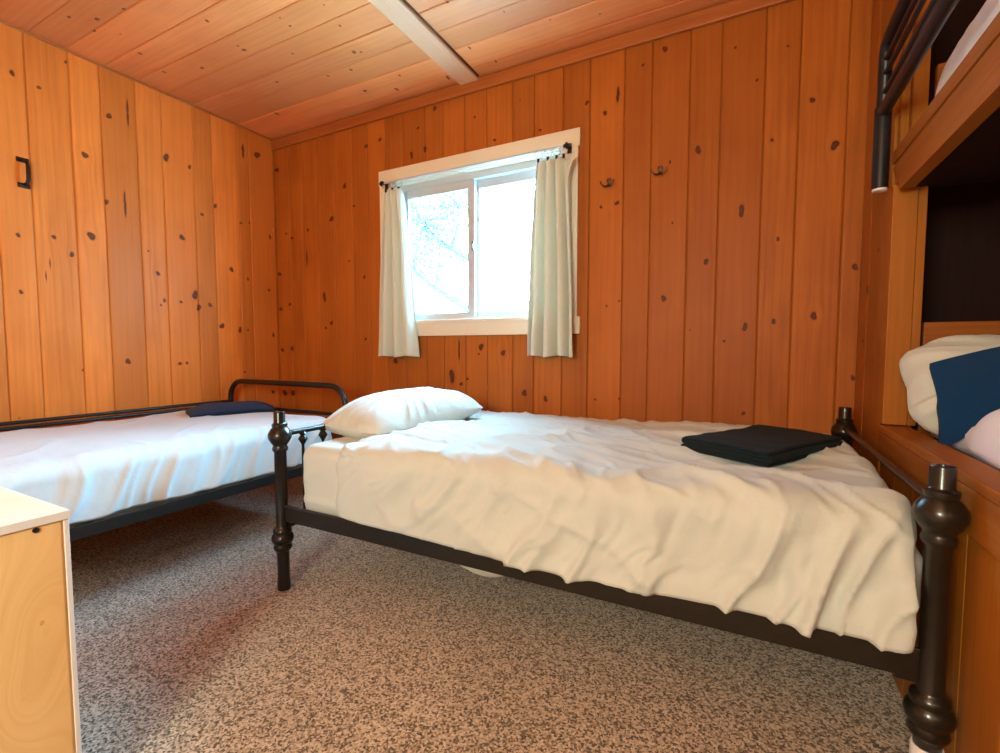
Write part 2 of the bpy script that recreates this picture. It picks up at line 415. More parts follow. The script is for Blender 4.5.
# back wall: u = x, v = z
back_px = [(344.4, 186, 1.8, 3), (366.8, 146, 2.4), (380, 139.6, 2), (411.6, 155, 1.8, 4), (425, 149, 1.8, 4.5), (418, 128, 1.6), (406, 105, 2.3), (354, 206, 1.5),
    (331.6, 219, 2.4, 3), (308, 230, 1.3, 2), (292, 238, 1.5, 2), (286.3, 233.7, 1.2), (279.5, 274, 2.2), (324.4, 297, 1.8, 6), (364.4, 277, 1.5, 2.4), (349, 261, 1.2),
    (290, 304.5, 1.5, 2), (307, 258, .8, 12), (281, 309, 2), (292.4, 348.4, 1.8, 3), (282.5, 350, 2), (331.6, 323, 2.2), (326, 328, 1.4), (365.7, 339, 1.6),
    (395.6, 361, 3), (294, 393, 3.5), (285, 393, 3), (434.7, 108.4, 2.6), (474.6, 117, 1.5), (548, 69, 2), (586.7, 103, 2, 2.6), (494.5, 140, 1.7), (540, 130, 1.7),
    (481, 347, 3, 3.6), (478.8, 354, 1.3), (503, 353, 3), (524.4, 393, 3.4), (545.5, 399, 2.4, 3.4), (461, 384, 2), (467, 379, 1.8), (459, 349, 1, 13), (452, 376, 3, 8),
    (665, 49, 3.2, 3.6), (643, 65, 2.4, 1.8), (605, 113, 2.6), (618, 95, 1.9, 11), (588, 102, 1.5), (698, 150, 3.4, 5.2), (670, 162, 1.6, 2.2), (672.4, 223, 1.6),
    (617, 203, 2.6), (601, 207, 1.9), (706, 261.6, 3.3), (663.6, 298.4, 3.6), (606.5, 306, 1.5), (619, 301, 1.4), (724, 341, 1.9), (595, 399.5, 1.4), (619, 398.5, 1.3),
    (735.5, 47.5, 1.8), (757, 80, 2), (812.5, 100, 3.4), (788, 46, 1.6), (835, 145, 5, 5.6), (741.6, 210.4, 3.4, 7), (772, 140, 2.4), (778, 239, 2.4),
    (745, 327, 3, 5.2), (813.6, 316, 4.3), (773.6, 321.6, 3), (855, 267, 4), (743.4, 413.4, 2.4), (853, 378, 3), (277, 170, 2.4), (520, 100, 1), (690, 330, 1.2)]
bk = px_knots(back_px, 1, YB, 0, 2, 1.0)
bseams = [-3.262, -3.10, -2.96, -2.80, -2.63, -2.461, -2.314, -2.16, -2.007, -1.835, -1.699, -1.54, -1.389, -1.22, -1.085, -.915, -.765, -.584, -.448, -.272, -.135, .044, .178, .352, .428]
HOLE = (-2.11, -.90, 1.165, 2.09)
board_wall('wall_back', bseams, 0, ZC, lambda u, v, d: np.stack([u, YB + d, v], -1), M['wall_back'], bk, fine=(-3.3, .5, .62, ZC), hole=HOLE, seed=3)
# left wall: u = y, v = z
left_px = [(12, 73, 3.4), (39, 87.5, 2.6), (109, 116, 3.2, 3.6), (127.5, 113, 1.3, 16), (85, 155, 3.8), (91.5, 236, 4.6, 5), (18, 235, 2.8), (54, 237, 2.8), (106.5, 202, 3), (125, 203, 1.5, 18),
    (72, 254.5, 3), (21, 292, 2.8), (148.5, 251, 1.4), (50, 263, 1, 9), (46, 276, 1, 8), (128, 361.5, 3, 4), (83, 370, 1.6), (19, 418, 1.4),
    (166, 157.5, 3.2, 4.8), (189.5, 167, 1.8, 2.4), (257, 155, 3.6), (243, 150, 1.6, 11), (182, 237.5, 3.2), (202, 214.5, 2), (215, 206, 2.4), (241, 223, 1.6), (250, 223, 1.6), (270, 237, 1.5, 2.6),
    (231.5, 269.5, 2.6), (158, 273.5, 2.6), (148.5, 251, 1.2), (248, 279, 1.2, 3), (269, 290, 1.5, 2), (195, 295, 3.4, 5), (181, 302, 1.8), (164.5, 300.5, 2.2), (161, 305, 1.5), (199, 307.5, 2.5, 4),
    (222, 326, 3), (240, 330, 1.8, 3.4), (248, 330, 1.4), (273.5, 335, 1.5, 2.4), (180, 363.5, 2.2), (187, 363, 1.8), (245, 372, 1.4), (273, 392, 2), (210, 305, 2.4), (66, 62, 2)]
lk = px_knots(left_px, 0, XL, 1, 2, 1.0)
lseams = [YF, -2.1, -1.9, -1.7, -1.5, -1.3, -1.1, -.9, -.7, -.5, -.3, -.1, .1, .3, .5, .66, .82, .953, 1.083, 1.259, 1.394, 1.571, 1.708, 1.895, 2.021, 2.199, 2.29, 2.497]
board_wall('wall_left', lseams, 0, ZC, lambda u, v, d: np.stack([XL - d, u, v], -1), M['wall_left'], lk, fine=(.78, 2.5, .5, ZC), seed=11, gap=.0026, depth=.006)
# ceiling: u = y, v = x
ceil_px = [(69, 17, 3.4, 3), (97, 19, 5, 2.4), (124, 9, 4, 2), (94, 31, 3, 1.6), (140, 53.6, 3.2, 1.8), (164, 72, 2.6, 1.4), (156, 90, 2.6, 1.4), (178, 100, 2.6, 1.6), (207, 21, 3.4, 2.2), (244, 50, 3.4, 2.4),
    (238, 46, 2, 1.4), (202, 68, 3, 1.8), (290, 26, 2.2), (280, 18, 1.8), (340, 26, 2.6, 2.2), (354, 52, 3.8, 3), (361, 52, 1.8, 2.4), (292.6, 54, 1.8), (277, 82, 2, 1.6), (328, 76, 1.8), (277, 114, 2.8, 1.6),
    (351, 70, 2.2), (365, 91, 2.4), (324, 5, 2), (396.6, 89.4, 2.8, 2), (399.6, 75.6, 1.8), (398, 26, 1.6), (448, 78, 3.4, 2.6), (469.6, 48, 3, 2), (447, 2, 2.6), (504, 12, 1.8), (496, 62, 2), (120, 34, 1.5), (550, 20, 1.6), (600, 14, 1.6)]
ck = px_knots(ceil_px, 2, ZC, 1, 0, 1.0)
ck = [(a, b, c * .75, d * .75) for a, b, c, d in ck]
cseams = [YF, -2.0, -1.8, -1.6, -1.4, -1.2, -1.0, -.8, -.6, -.4, -.2, 0, .2, .4, .6, .8, .95, 1.10, 1.25, 1.42, 1.585, 1.745, 1.905, 2.055, 2.215, 2.40, 2.51]
board_wall('ceiling', cseams, XL - .02, XR + .02, lambda u, v, d: np.stack([v, u, ZC + d], -1), M['ceiling'], ck, fine=(.9, 2.6, XL - .02, .5), seed=23, gap=.0022, depth=.006)

# plain shell behind the camera and the deep wall of the bunk alcove
def slab(name, x0, x1, y0, y1, z0, z1, mat, kind='structure', parent=None, bev=0, **k):
    return MB().box(x0, x1, y0, y1, z0, z1, bev).done(name, mat, parent, kind=kind, **k)
board_wall('wall_front', list(np.arange(XL, XR + .19, .19)), 0, ZC, lambda u, v, d: np.stack([u, YF - d, v], -1), M['wall_left'], seed=31)
board_wall('wall_right', list(np.arange(YF, YB + .2, .18)), 0, ZC, lambda u, v, d: np.stack([XR + d, u, v], -1), M['alcove_shade'], seed=37)
slab('wall_alcove', .428, XR + .02, YB, YB + .04, 0, ZC, M['alcove_shade'])
slab('floor', XL - .1, XR + .1, YF - .1, YB + .1, -.06, 0, M['carpet'])
# end wall of the bunk alcove: a thin boarded partition from the back wall to the bunk
PK = px_knots([(867.5, 290, 1.6, 5.5), (863, 341, 1.3, 2.5), (878, 250, 1.2, 3), (872, 360, 1.4)], 0, .42, 1, 2, 1.0)
board_wall('wall_partition', [2.052, 2.16, 2.335, 2.499], 0, ZC, lambda u, v, d: np.stack([.42 + d, u, v], -1), M['panel'], PK, fine=(2, 2.6, .4, ZC), seed=41, depth=.006, gap=.0015)
slab('trim_1', .42, .503, 2.048, 2.062, 0, ZC, M['bunk_z'])                 # end board of the partition
slab('trim_2', .452, .503, 2.062, 2.498, 0, ZC, M['alcove_shade'])             # its alcove side
# top trim on the back wall and a thin fillet on the left wall; flat batten across the ceiling
MB().box(XL + .002, .42, YB - .020, YB - .001, 2.510, 2.579, .003).done('trim_3', M['trim_wood'], kind='structure')
MB().box(XL + .001, XL + .011, YF + .05, YB - .021, 2.577, 2.589, .003).done('trim_4', M['trim_wood_y'], kind='structure')
MB().box(-1.558, -1.435, .2, YB - .002, ZC - .024, ZC - .001, .002).done('trim_5', M['batten'], kind='structure')
MB().box(-1.4345, -1.4265, .2, YB - .025, ZC - .011, ZC - .001).done('gap_shade_strip', M['gap_shade'], kind='structure')  # shadow gap beside the batten, painted as a dark strip

# ------------------------------------------------------------------ window
W = empty('window_1', (-1.505, YB, 1.62), kind='structure')
cs = MB()
cs.box(-2.200, -.812, YB - .022, YB - .001, 2.075, 2.168, .002)            # head
cs.box(-2.195, -2.095, YB - .020, YB - .001, 1.078, 2.076, .002)
cs.box(-.915, -.822, YB - .020, YB - .001, 1.078, 2.076, .002)
cs.box(-2.200, -.803, YB - .024, YB - .001, 1.078, 1.172, .002)            # apron
cs.done('casing', M['white_paint'], W)
jb = MB()
jb.box(-2.115, -2.095, YB - .005, YB + .125, 1.1785, 2.0695)
jb.box(-.915, -.895, YB - .005, YB + .125, 1.1785, 2.0695)
jb.box(-2.115, -.895, YB - .005, YB + .125, 2.070, 2.095)
jb.box(-2.115, -.895, YB - .035, YB + .125, 1.155, 1.178, .003)
jb.done('jamb', M['white_paint'], W)
fr = MB()
fy0, fy1 = YB + .035, YB + .11
fr.box(-2.095, -2.055, fy0, fy1, 1.178, 2.07); fr.box(-.955, -.915, fy0, fy1, 1.178, 2.07)
fr.box(-2.055, -.955, fy0, fy1, 2.030, 2.07); fr.box(-2.055, -.955, fy0, fy1, 1.178, 1.196)
fr.done('frame', M['vinyl'], W)
def sash(x0, x1, y, mat_extra=None):
    s = MB(); w = .050
    z0, z1 = 1.1965, 2.0295
    s.box(x0, x0 + w, y, y + .028, z0, z1, .003); s.box(x1 - w, x1, y, y + .028, z0, z1, .003)
    s.box(x0 + w, x1 - w, y + .001, y + .027, z1 - w, z1); s.box(x0 + w, x1 - w, y + .001, y + .027, z0, z0 + w * .55)
    o = s.done('sash', M['vinyl'], W)
    MB().box(x0 + w - .004, x1 - w + .004, y + .012, y + .016, z0 + w * .55 - .004, z1 - w + .004).done('pane', M['glass'], o)
    return o
sL = sash(-2.054, -1.497, YB + .040)
sR = sash(-1.532, -.956, YB + .076)
MB().box(-2.045, -1.535, YB + .112, YB + .113, 1.20, 2.035).done('insect_screen', M['screen'], W)
MB().box(-1.512, -1.500, YB + .028, YB + .0395, 1.60, 1.655, .002).tube([(-1.506, YB + .03, 1.640), (-1.502, YB + .016, 1.632), (-1.50, YB + .014, 1.61)], .0035, 8).done('latch', M['black'], W)

# curtain rod, rings, curtains
rod = empty('curtain_rod', (-1.5, YB - .07, 2.065), label='thin white curtain rod with dark end brackets across the window top', cat='curtain rod')
MB().tube([(-2.125, YB - .068, 2.066), (-.875, YB - .068, 2.066)], .0055, 10).done('rod', M['vinyl'], rod, True)
for x in (-2.13, -.868):
    b = MB()
    b.box(x - .012, x + .012, YB - .027, YB - .022, 2.040, 2.092, .002)
    b.tube([(x, YB - .025, 2.078), (x, YB - .072, 2.078), (x, YB - .084, 2.070), (x, YB - .084, 2.056), (x, YB - .070, 2.052)], .0055, 8)
    b.tube([(x - .018, YB - .068, 2.066), (x + .018, YB - .068, 2.066)], .009, 10)
    b.done('bracket', M['black'], rod, True)
def ring_thing(x, lab):
    r = empty('curtain_ring', (x, YB - .068, 2.05), label=lab, cat='curtain ring', group='curtain rings on the window rod')
    c = (x, YB - .068, 2.046)
    MB().tube([(c[0] + .004 * math.sin(a), c[1] + .021 * math.cos(a), c[2] + .021 * math.sin(a)) if False else (c[0] + .019 * math.cos(a), c[1] + .010 * math.cos(a), c[2] + .021 * math.sin(a)) for a in [2 * PI * k / 20 for k in range(20)]], .0018, 6, closed=True).done('hoop', M['steel'], r, True)
    MB().box(x - .006, x + .006, YB - .073, YB - .063, 2.006, 2.027, .002).done('clip', M['black'], r)
for x, l in ((-2.10, 'outermost ring and clip at the left end of the curtain rod'), (-2.045, 'middle ring and clip holding the left curtain'), (-1.995, 'innermost ring and clip of the left curtain'),
             (-1.03, 'innermost ring and clip of the right curtain'), (-.975, 'second ring and clip from the glass on the right curtain'), (-.925, 'third ring and clip on the right curtain'), (-.885, 'outermost ring and clip beside the right end bracket')):
    ring_thing(x, l)
def curtain(name, label, tl, tr, bl, br, ztop, zbot, nf, seed, ear=0):
    n, m = 90, 80
    u = np.linspace(0, 1, n)[:, None] * np.ones((1, m)); v = np.ones((n, 1)) * np.linspace(0, 1, m)[None, :]
    ev = v ** .75
    mid = np.sin(PI * v) * .012
    x = (tl + (bl - tl) * ev) * (1 - u) + (tr + (br - tr) * ev) * u
    ph = 2 * PI * nf * (u + .05 * vnoise(u * 3, v * 1.5, seed))
    amp = (.018 + .016 * v) * (1 + .6 * vnoise(u * 4 + 7, v * 2, seed + 3))
    y = YB - .070 + amp * np.sin(ph) + .014 * vnoise(u * 2.5, v * 2.5, seed + 5) - .018 * np.sin(PI * np.minimum(1, v * 1.1)) * 0
    x = x + .006 * np.cos(ph) + .012 * vnoise(u * 2, v * 3, seed + 9) * v
    z = ztop + (zbot - ztop) * v - .010 * (1 - v) ** 8 * (1 - np.cos(ph)) + .006 * np.sin(ph * .5) * v ** 6
    if ear:
        k = np.exp(-((1 - u) / .12) ** 2) * np.exp(-(v / .07) ** 2)
        x = x + .035 * k * ear; y = y - .03 * k; z = z - .03 * k * 0
    P = np.stack([x, y, z], -1)
    root = link(name, grid_mesh(name, P), M['curtain'], None, True, label=label, cat='curtain')
    so = root.modifiers.new('s', 'SOLIDIFY'); so.thickness = .0018; so.offset = 0
    return root
cl = curtain('curtain', 'cream curtain panel hanging at the left of the window', -2.115, -1.975, -2.185, -1.865, 2.012, .945, 3.3, 5)
cr = curtain('curtain', 'wider cream curtain panel hanging at the right of the window', -1.045, -.862, -1.095, -.815, 2.012, .955, 3.8, 9, ear=1.5)
for c, (bl, br, z) in ((cl, (-2.185, -1.865, .945)), (cr, (-1.095, -.815, .955))):
    pass

# ------------------------------------------------------------------ wall hooks and pull handle
def coat_hook(px, py, label):
    p = on(1, YB, px, py)
    r = empty('coat_hook', (p.x, YB, p.z), label=label, cat='hook')
    MB().lathe([(.004, -.006), (.012, -.005), (.0135, -.001), (.0135, 0)], (p.x, YB, p.z + .012), 16, 'y').box(p.x - .008, p.x + .008, YB - .004, YB, p.z - .018, p.z + .014, .002).done('plate', M['hook'], r, True)
    for s in (-1, 1):
        pts = [(p.x, YB - .004, p.z - .008), (p.x + s * .008, YB - .022, p.z - .022), (p.x + s * .020, YB - .036, p.z - .024), (p.x + s * .031, YB - .042, p.z - .014), (p.x + s * .035, YB - .042, p.z)]
        MB().tube(pts, [.004, .004, .004, .0038, .0045], 8).done('prong', M['hook'], r, True)
coat_hook(609, 183, 'small double coat hook on the wall, nearer the window')
coat_hook(660, 171, 'small double coat hook on the wall, farther from the window')
hd = empty('pull_handle', (XL, 1.05, 1.88), label='black iron pull handle fixed upright on the left plank wall', cat='handle')
h0 = on(0, XL, 22, 160); h1 = on(0, XL, 25, 186)
hy = (h0.y + h1.y) / 2
MB().tube([(XL + .002, hy, h0.z - .006), (XL + .028, hy + .004, h0.z - .010), (XL + .036, hy + .006, h0.z - .03), (XL + .038, hy + .006, (h0.z + h1.z) / 2), (XL + .036, hy + .006, h1.z + .03), (XL + .028, hy + .004, h1.z + .010), (XL + .002, hy, h1.z + .006)], [.007, .008, .008, .009, .008, .008, .007], 8).done('grip', M['black'], hd, True)
for z in (h0.z, h1.z):
    MB().box(XL, XL + .006, hy - .026, hy + .022, z - .012, z + .012, .002).done('foot_plate', M['black'], hd)

# ------------------------------------------------------------------ cloth shapes
def box_cloth(name, x0, x1, y0, y1, z0, z1, r, res, disp, mat, parent=None, bottom=False, post=None, **k):
    """rounded box skin with a displacement disp(P, N, s) along the normal"""
    def face(a, b, c, ax):                # regular grids on each of 5 or 6 sides
        pass
    V, F = [], []
    base = 0
    def side(o, du, dv):
        nonlocal base
        o = np.array(o); du = np.array(du); dv = np.array(dv)
        nu = max(2, int(np.linalg.norm(du) / res)); nv = max(2, int(np.linalg.norm(dv) / res))
        a = np.linspace(0, 1, nu + 1); b = np.linspace(0, 1, nv + 1)
        P = o + a[:, None, None] * du + b[None, :, None] * dv
        idx = base + np.arange((nu + 1) * (nv + 1)).reshape(nu + 1, nv + 1)
        F.append(np.stack([idx[:-1, :-1], idx[1:, :-1], idx[1:, 1:], idx[:-1, 1:]], -1).reshape(-1, 4))
        V.append(P.reshape(-1, 3)); base += (nu + 1) * (nv + 1)
    X, Y, Z = x1 - x0, y1 - y0, z1 - z0
    side((x0, y0, z1), (X, 0, 0), (0, Y, 0)); side((x0, y0, z0), (X, 0, 0), (0, 0, Z)); side((x1, y1, z0), (-X, 0, 0), (0, 0, Z))
    side((x0, y1, z0), (0, -Y, 0), (0, 0, Z)); side((x1, y0, z0), (0, Y, 0), (0, 0, Z))
    if bottom: side((x0, y1, z0), (X, 0, 0), (0, -Y, 0))
    V = np.concatenate(V); F = np.concatenate(F)
    rr = np.array([r, r, r]) if np.isscalar(r) else np.array(r)
    lo = np.array([x0 + rr[0], y0 + rr[1], (z0 + rr[2]) if bottom else z0 - 1]); hi = np.array([x1 - rr[0], y1 - rr[1], z1 - rr[2]])
    C = np.clip(V, lo, hi); D = (V - C) / rr
    L = np.linalg.norm(D, axis=1, keepdims=True); N = D / np.maximum(L, 1e-9)
    # keep arc-length parametrisation reasonable
    mx = np.max(np.abs(D), axis=1, keepdims=True)
    P = C + N * rr * np.minimum(1, mx)
    NN = N / rr; NN = NN / np.maximum(np.linalg.norm(NN, axis=1, keepdims=True), 1e-9)
    if disp is not None:
        P = P + NN * disp(P, NN)[:, None]
    if post is not None: P = post(P, NN)
    me = np_mesh(name, P, F)
    bm = bmesh.new(); bm.from_mesh(me); bmesh.ops.remove_doubles(bm, verts=bm.verts, dist=.0012); bmesh.ops.recalc_face_normals(bm, faces=bm.faces); bm.to_mesh(me); bm.free()
    return link(name, me, mat, parent, True, **k)

def pillow(name, L, Wd, H, mat, seed, rc=0.0, **k):
    """pillow centred at the origin: L along x, Wd along y, H thick; returns object (apply matrix later)"""
    n, m = 96, 72
    u = np.linspace(-1, 1, n)[:, None] * np.ones((1, m)); v = np.ones((n, 1)) * np.linspace(-1, 1, m)[None, :]
    uu = np.sign(u) * np.abs(u) ** .8 if False else np.sin(u * PI / 2) * .35 + u * .65
    vv = np.sin(v * PI / 2) * .35 + v * .65
    th = np.maximum(0, (1 - np.abs(uu) ** 2.6)) ** .55 * np.maximum(0, (1 - np.abs(vv) ** 2.4)) ** .55
    px = uu * L / 2 * (1 - .055 * (1 - uu ** 2) * 0 - .07 * (1 - vv ** 2) * uu ** 4 * -1 * 0 + .0)
    px = L / 2 * uu * (1 - .06 * (1 - np.abs(vv)) ** 1 * np.abs(uu) ** 3)
    py = Wd / 2 * vv * (1 - .09 * (1 - np.abs(uu)) ** 1 * np.abs(vv) ** 3)
    px = px * (1 - rc * np.abs(vv) ** 5); py = py * (1 - rc * np.abs(uu) ** 5)
    edge = np.maximum(np.abs(uu), np.abs(vv))
    wr = sstep(.35, .9, edge) * (1 - sstep(.96, 1, edge))
    ang = np.arctan2(py * 1.3, px)
    rad = .018 * wr * (ridge(ang * 5.5, edge * 1.1, seed) - .5) + .006 * (ridge(px * 7 + 2 * py, py * 4 - px, seed + 4) - .5) * th
    top = np.stack([px, py, H * .60 * th + rad + .004 * vnoise(px * 6, py * 6, seed)], -1)
    bot = np.stack([px, py, -H * .40 * th + rad * .4], -1)
    V = np.concatenate([top.reshape(-1, 3), bot.reshape(-1, 3)])
    idx = np.arange(n * m).reshape(n, m)
    f1 = np.stack([idx[:-1, :-1], idx[1:, :-1], idx[1:, 1:], idx[:-1, 1:]], -1).reshape(-1, 4); f2 = f1[:, ::-1] + n * m
    me = np_mesh(name, V, np.concatenate([f1, f2]))
    bm = bmesh.new(); bm.from_mesh(me); bmesh.ops.remove_doubles(bm, verts=bm.verts, dist=.0006); bm.to_mesh(me); bm.free()
    return link(name, me, mat, None, True, **k)
def place(o, loc, rx=0, ry=0, rz=0):
    o.location = loc; o.rotation_euler = (rx, ry, rz); return o

def folded_towel(name, L, Wd, layers, th, mat, seed, dome=.12, **k):
    """serpentine of cloth: L long (x), Wd wide (y), layers folded at the y ends"""
    path = []
    for i in range(layers):
        z = th * (i + .5)
        ys = np.linspace(-Wd / 2 + th / 2, Wd / 2 - th / 2, 26)
        if i % 2: ys = ys[::-1]
        trim = .03 * ((i * 37) % 5) / 5
        for y in ys: path.append((y + (0 if i % 2 else 0), z))
        if i < layers - 1:
            s = 1 if i % 2 == 0 else -1
            for a in np.linspace(-PI / 2, PI / 2, 7)[1:-1]:
                path.append((s * (Wd / 2 - th / 2 + th / 2 * math.cos(a)), th * (i + 1) + th / 2 * math.sin(a)))
    path = np.array(path)
    t = np.gradient(path, axis=0); t /= np.maximum(np.linalg.norm(t, axis=1, keepdims=True), 1e-9)
    nrm = np.stack([-t[:, 1], t[:, 0]], 1)
    hw = th * .47
    ring = np.concatenate([path + nrm * hw, (path - nrm * hw)[::-1]])
    n = 44
    xs = np.linspace(-1, 1, n)
    P = np.zeros((n, len(ring), 3))
    for i, x in enumerate(xs):
        e = 1.0 if abs(x) < .93 else 1 - .35 * ((abs(x) - .93) / .07) ** 2
        off = np.array([.006 * fbm(np.array(x * 2.0), np.array(ring[:, 1] * 40), seed, 2)])[0]
        cen = np.repeat(np.round(ring[:, 1:2] / th - .5), 1, 1) * 0
        P[i, :, 0] = x * L / 2 + .008 * vnoise(np.floor(ring[:, 1] / th) * 3.3 + .5, ring[:, 1] * 0 + (x > 0), seed + 1) * abs(x)
        P[i, :, 1] = ring[:, 0] + off
        sag = .006 * fbm(np.full(len(ring), x * 2.2), ring[:, 0] * 7, seed + 3, 3) * (.3 + ring[:, 1] / (th * layers))
        P[i, :, 2] = np.maximum(0.0005, (ring[:, 1] + sag) * (1 - dome * max(abs(x) ** 4, 0) - dome * np.abs(ring[:, 0] / (Wd / 2)) ** 4 * .6))
    me = grid_mesh(name, P, closed_v=True)
    bm = bmesh.new(); bm.from_mesh(me); bm.verts.ensure_lookup_table()
    m = len(ring); h = m // 2
    for r in (0, n - 1):                              # close the two ends between path and its offset
        for j in range(h - 1):
            q = [bm.verts[r * m + j], bm.verts[r * m + j + 1], bm.verts[r * m + m - 2 - j], bm.verts[r * m + m - 1 - j]]
            try: bm.faces.new(q if r else q[::-1])
            except Exception: pass
    bmesh.ops.recalc_face_normals(bm, faces=bm.faces); bm.to_mesh(me); bm.free()
    o = link(name, me, mat, None, True, **k)
    return o

# ------------------------------------------------------------------ centre bed
BL, BR, BN, BF = -1.675, .368, 1.276, 2.366        # post axes
bed = empty('metal_bed', (BL, BN, 0), label='black metal single bed with turned posts in the middle of the room', cat='bed')
def post_profile(cap=.745):
    return [(.021, 0), (.026, .004), (.0265, .03), (.024, .06), (.0245, .165), (.033, .172), (.037, .182), (.034, .192), (.033, .196), (.041, .206), (.044, .219), (.041, .232), (.034, .240),
            (.036, .248), (.034, .258), (.026, .264), (.0235, .27), (.0235, .578), (.029, .583), (.031, .592), (.028, .601), (.027, .606), (.036, .618), (.0445, .634), (.0455, .645), (.043, .656), (.034, .672),
            (.028, .678), (.030, .685), (.030, .692), (.0235, .696), (.022, .699), (.022, .738), (.0205, .742), (.012, .7425), (.011, .739)]
for (x, y) in ((BL, BN), (BL, BF), (BR, BN), (BR, BF)):
    p = MB().lathe([(r, h * (1 if x == BL else 1.02)) for r, h in post_profile()], (x, y, 0), 28).done('post', M['metal'], bed, True, 50)
    if x == BR:
        MB().lathe([(.0275, 0), (.0285, .002), (.0285, .146), (.0272, .150)], (x, y, .001), 24).done('foot_cap', M['white_plastic'], p, True, label='white foot cap')
def angle_rail(y, sgn):
    a = MB()
    a.box(BL + .02, BR - .02, y - .004, y + .004, .292, .352, .0015)
    a.box(BL + .02, BR - .02, min(y, y + sgn * .04), max(y, y + sgn * .04), .290, .296, .0015)
    a.tube([(BL + .02, y - sgn * .0, .354), (BR - .02, y, .354)], .006, 8)
    return a.done('side_rail', M['metal'], bed)
angle_rail(BN, 1); angle_rail(BF, -1)
for x, nm in ((BL, 'headboard'), (BR, 'footboard')):
    e = MB()
    zb = .648 if x == BL else .672
    e.tube([(x, BN + .02, zb), (x, BF - .02, zb)], .011, 12)
    e.tube([(x, BN + .02, .262), (x, BF - .02, .262)], .011, 12)
    eo = e.done(nm, M['metal'], bed, True)
    ny = 9 if x == BL else 0
    for k in range(ny):
        y = BN + .112 + k * (BF - BN - .224) / (ny - 1)
        s = MB().lathe([(.006, .262 - zb), (.006, 0)] if x == BR else [(.006, .262 - zb), (.006, -.062), (.009, -.056), (.015, -.046), (.020, -.036), (.015, -.026), (.010, -.020), (.016, -.014), (.012, -.008), (.007, 0)], (x, y, zb), 14)
        s.done('spindle', M['metal'], eo, True)
sl = MB()
for k in range(10):
    x = BL + .12 + k * (BR - BL - .24) / 9
    sl.box(x - .03, x + .03, BN + .006, BF - .006, .2965, .3035, .001)
sl.done('slats', M['metal'], bed)
MB().box(BR - .06, BR - .03, BN + .004, BN + .02, .28, .40, .002).box(BR - .06, BR - .02, BN - .006, BN + .004, .285, .36, .002).done('corner_bracket', M['metal'], bed)

ZM = .61
def d_mat(P, N):
    x, y, z = P[:, 0], P[:, 1], P[:, 2]
    side = 1 - np.clip(N[:, 2], 0, 1)
    s = .004 * side * (ridge((x + z * 1.1) * 7, (z - x * .8) * 5, 61) - .4) + .003 * fbm(x * 6, y * 6 + z * 5, 62, 3)
    s += .006 * side * np.exp(-((z - .385) / .012) ** 2)                         # piped seam low on the side
    return s
matt = box_cloth('mattress', BL + .075, BR - .06, BN + .024, BF - .015, .306, ZM, (.05, .045, .06), .012, d_mat, M['sheet'], None, True,
                 label='white sheeted mattress of the metal bed in the middle', cat='mattress')
def d_duv(P, N):
    x, y, z = P[:, 0], P[:, 1], P[:, 2]
    up = np.clip(N[:, 2], 0, 1); side = 1 - up
    low = np.clip((ZM + .03 - z) / .25, 0, 1)
    wx = .10 * vnoise(x * 3, z * 5 + y * 3, 71) + .03 * vnoise(x * 9, z * 9 + y * 9, 72)
    # hanging folds on the front, leaning to the left downwards, finer and deeper to the foot
    k = sstep(-1.4, .2, x)
    a = (x - .60 * z + wx)
    f1 = ridge(a * 5.5, z * 1.6 + 3, 73) ** 1.5
    f2 = ridge(a * 12 + 1.7, z * 3.2, 74) ** 1.5
    s = side * (.016 + .024 * k) * (f1 - .35) * (.45 + low) + side * (.010 + .020 * k) * (f2 - .35) * (.5 + low)
    s = s * np.clip((BR - .012 - x) / .06, .15, 1)
    f3 = ridge((x - .9 * z + 2 * wx) * 21, (z + x) * 5, 84) ** 2
    s += side * .008 * (f3 - .25) * (.4 + k)
    s += up * .008 * (ridge((x * .8 + y * .9 + 1.5 * wx) * 19, (x - y) * 4, 85) ** 2 - .25)
    s += side * .018 * (ridge((x * .5 + z) * 6 + wx * 6, x * 2.0, 75) ** 2 - .25) * k
    # creases over the top running diagonally away from the pillow
    b = (x * .45 + y + .8 * wx)
    s += up * .022 * (ridge(b * 5.0, (x - y) * 1.5, 76) ** 2 - .25) + up * .011 * (ridge(b * 12 + 4, (x - y) * 2.2, 77) ** 2 - .25)
    s += .016 * fbm(x * 2.2, y * 2.2 + z * 2, 78, 2)
    near = np.exp(-((y - BN) / .17) ** 2) * up
    s += near * .010 * (ridge((x + .3 * y + wx) * 10, y * 2, 79) ** 1.5 - .3)
    return s
def p_duv(P, N):
    x, y, z = P[:, 0].copy(), P[:, 1].copy(), P[:, 2].copy()
    low = np.clip((.62 - z) / .26, 0, 1)
    # wavy hem, closing in under the rail top; foot end droops and rounds off
    hem = .008 * vnoise(x * 5, y * 5, 81) + .006 * vnoise(x * 14, y * 14, 82)
    z = z + hem * low ** 2 - .015 * np.exp(-((x + .6) / .5) ** 2) * low ** 2 * (y < 1.6)
    foot = sstep(-.35, .32, x)
    z = z + .012 * foot * (1 - low)
    head = sstep(-1.12, -1.40, x)
    z = z - .012 * head * (1 - low)
    y = y + .016 * head * (y < 1.5) * (z < .60)
    w = sstep(.46, .37, z) * sstep(-1.38, -1.1, x)
    y = np.where(y < 1.4, y * (1 - w) + np.minimum(y, BN - .012) * w, y)
    y = np.where(y > 2.2, y * (1 - w) + np.maximum(y, BF + .012) * w, y)
    near = np.maximum(sstep(BN + .09, BN + .02, y), sstep(BF - .09, BF - .02, y))
    x = np.where(x > .25, x - near * np.maximum(0, x - (BR - .034)), x)
    return np.stack([x, y, z], -1)
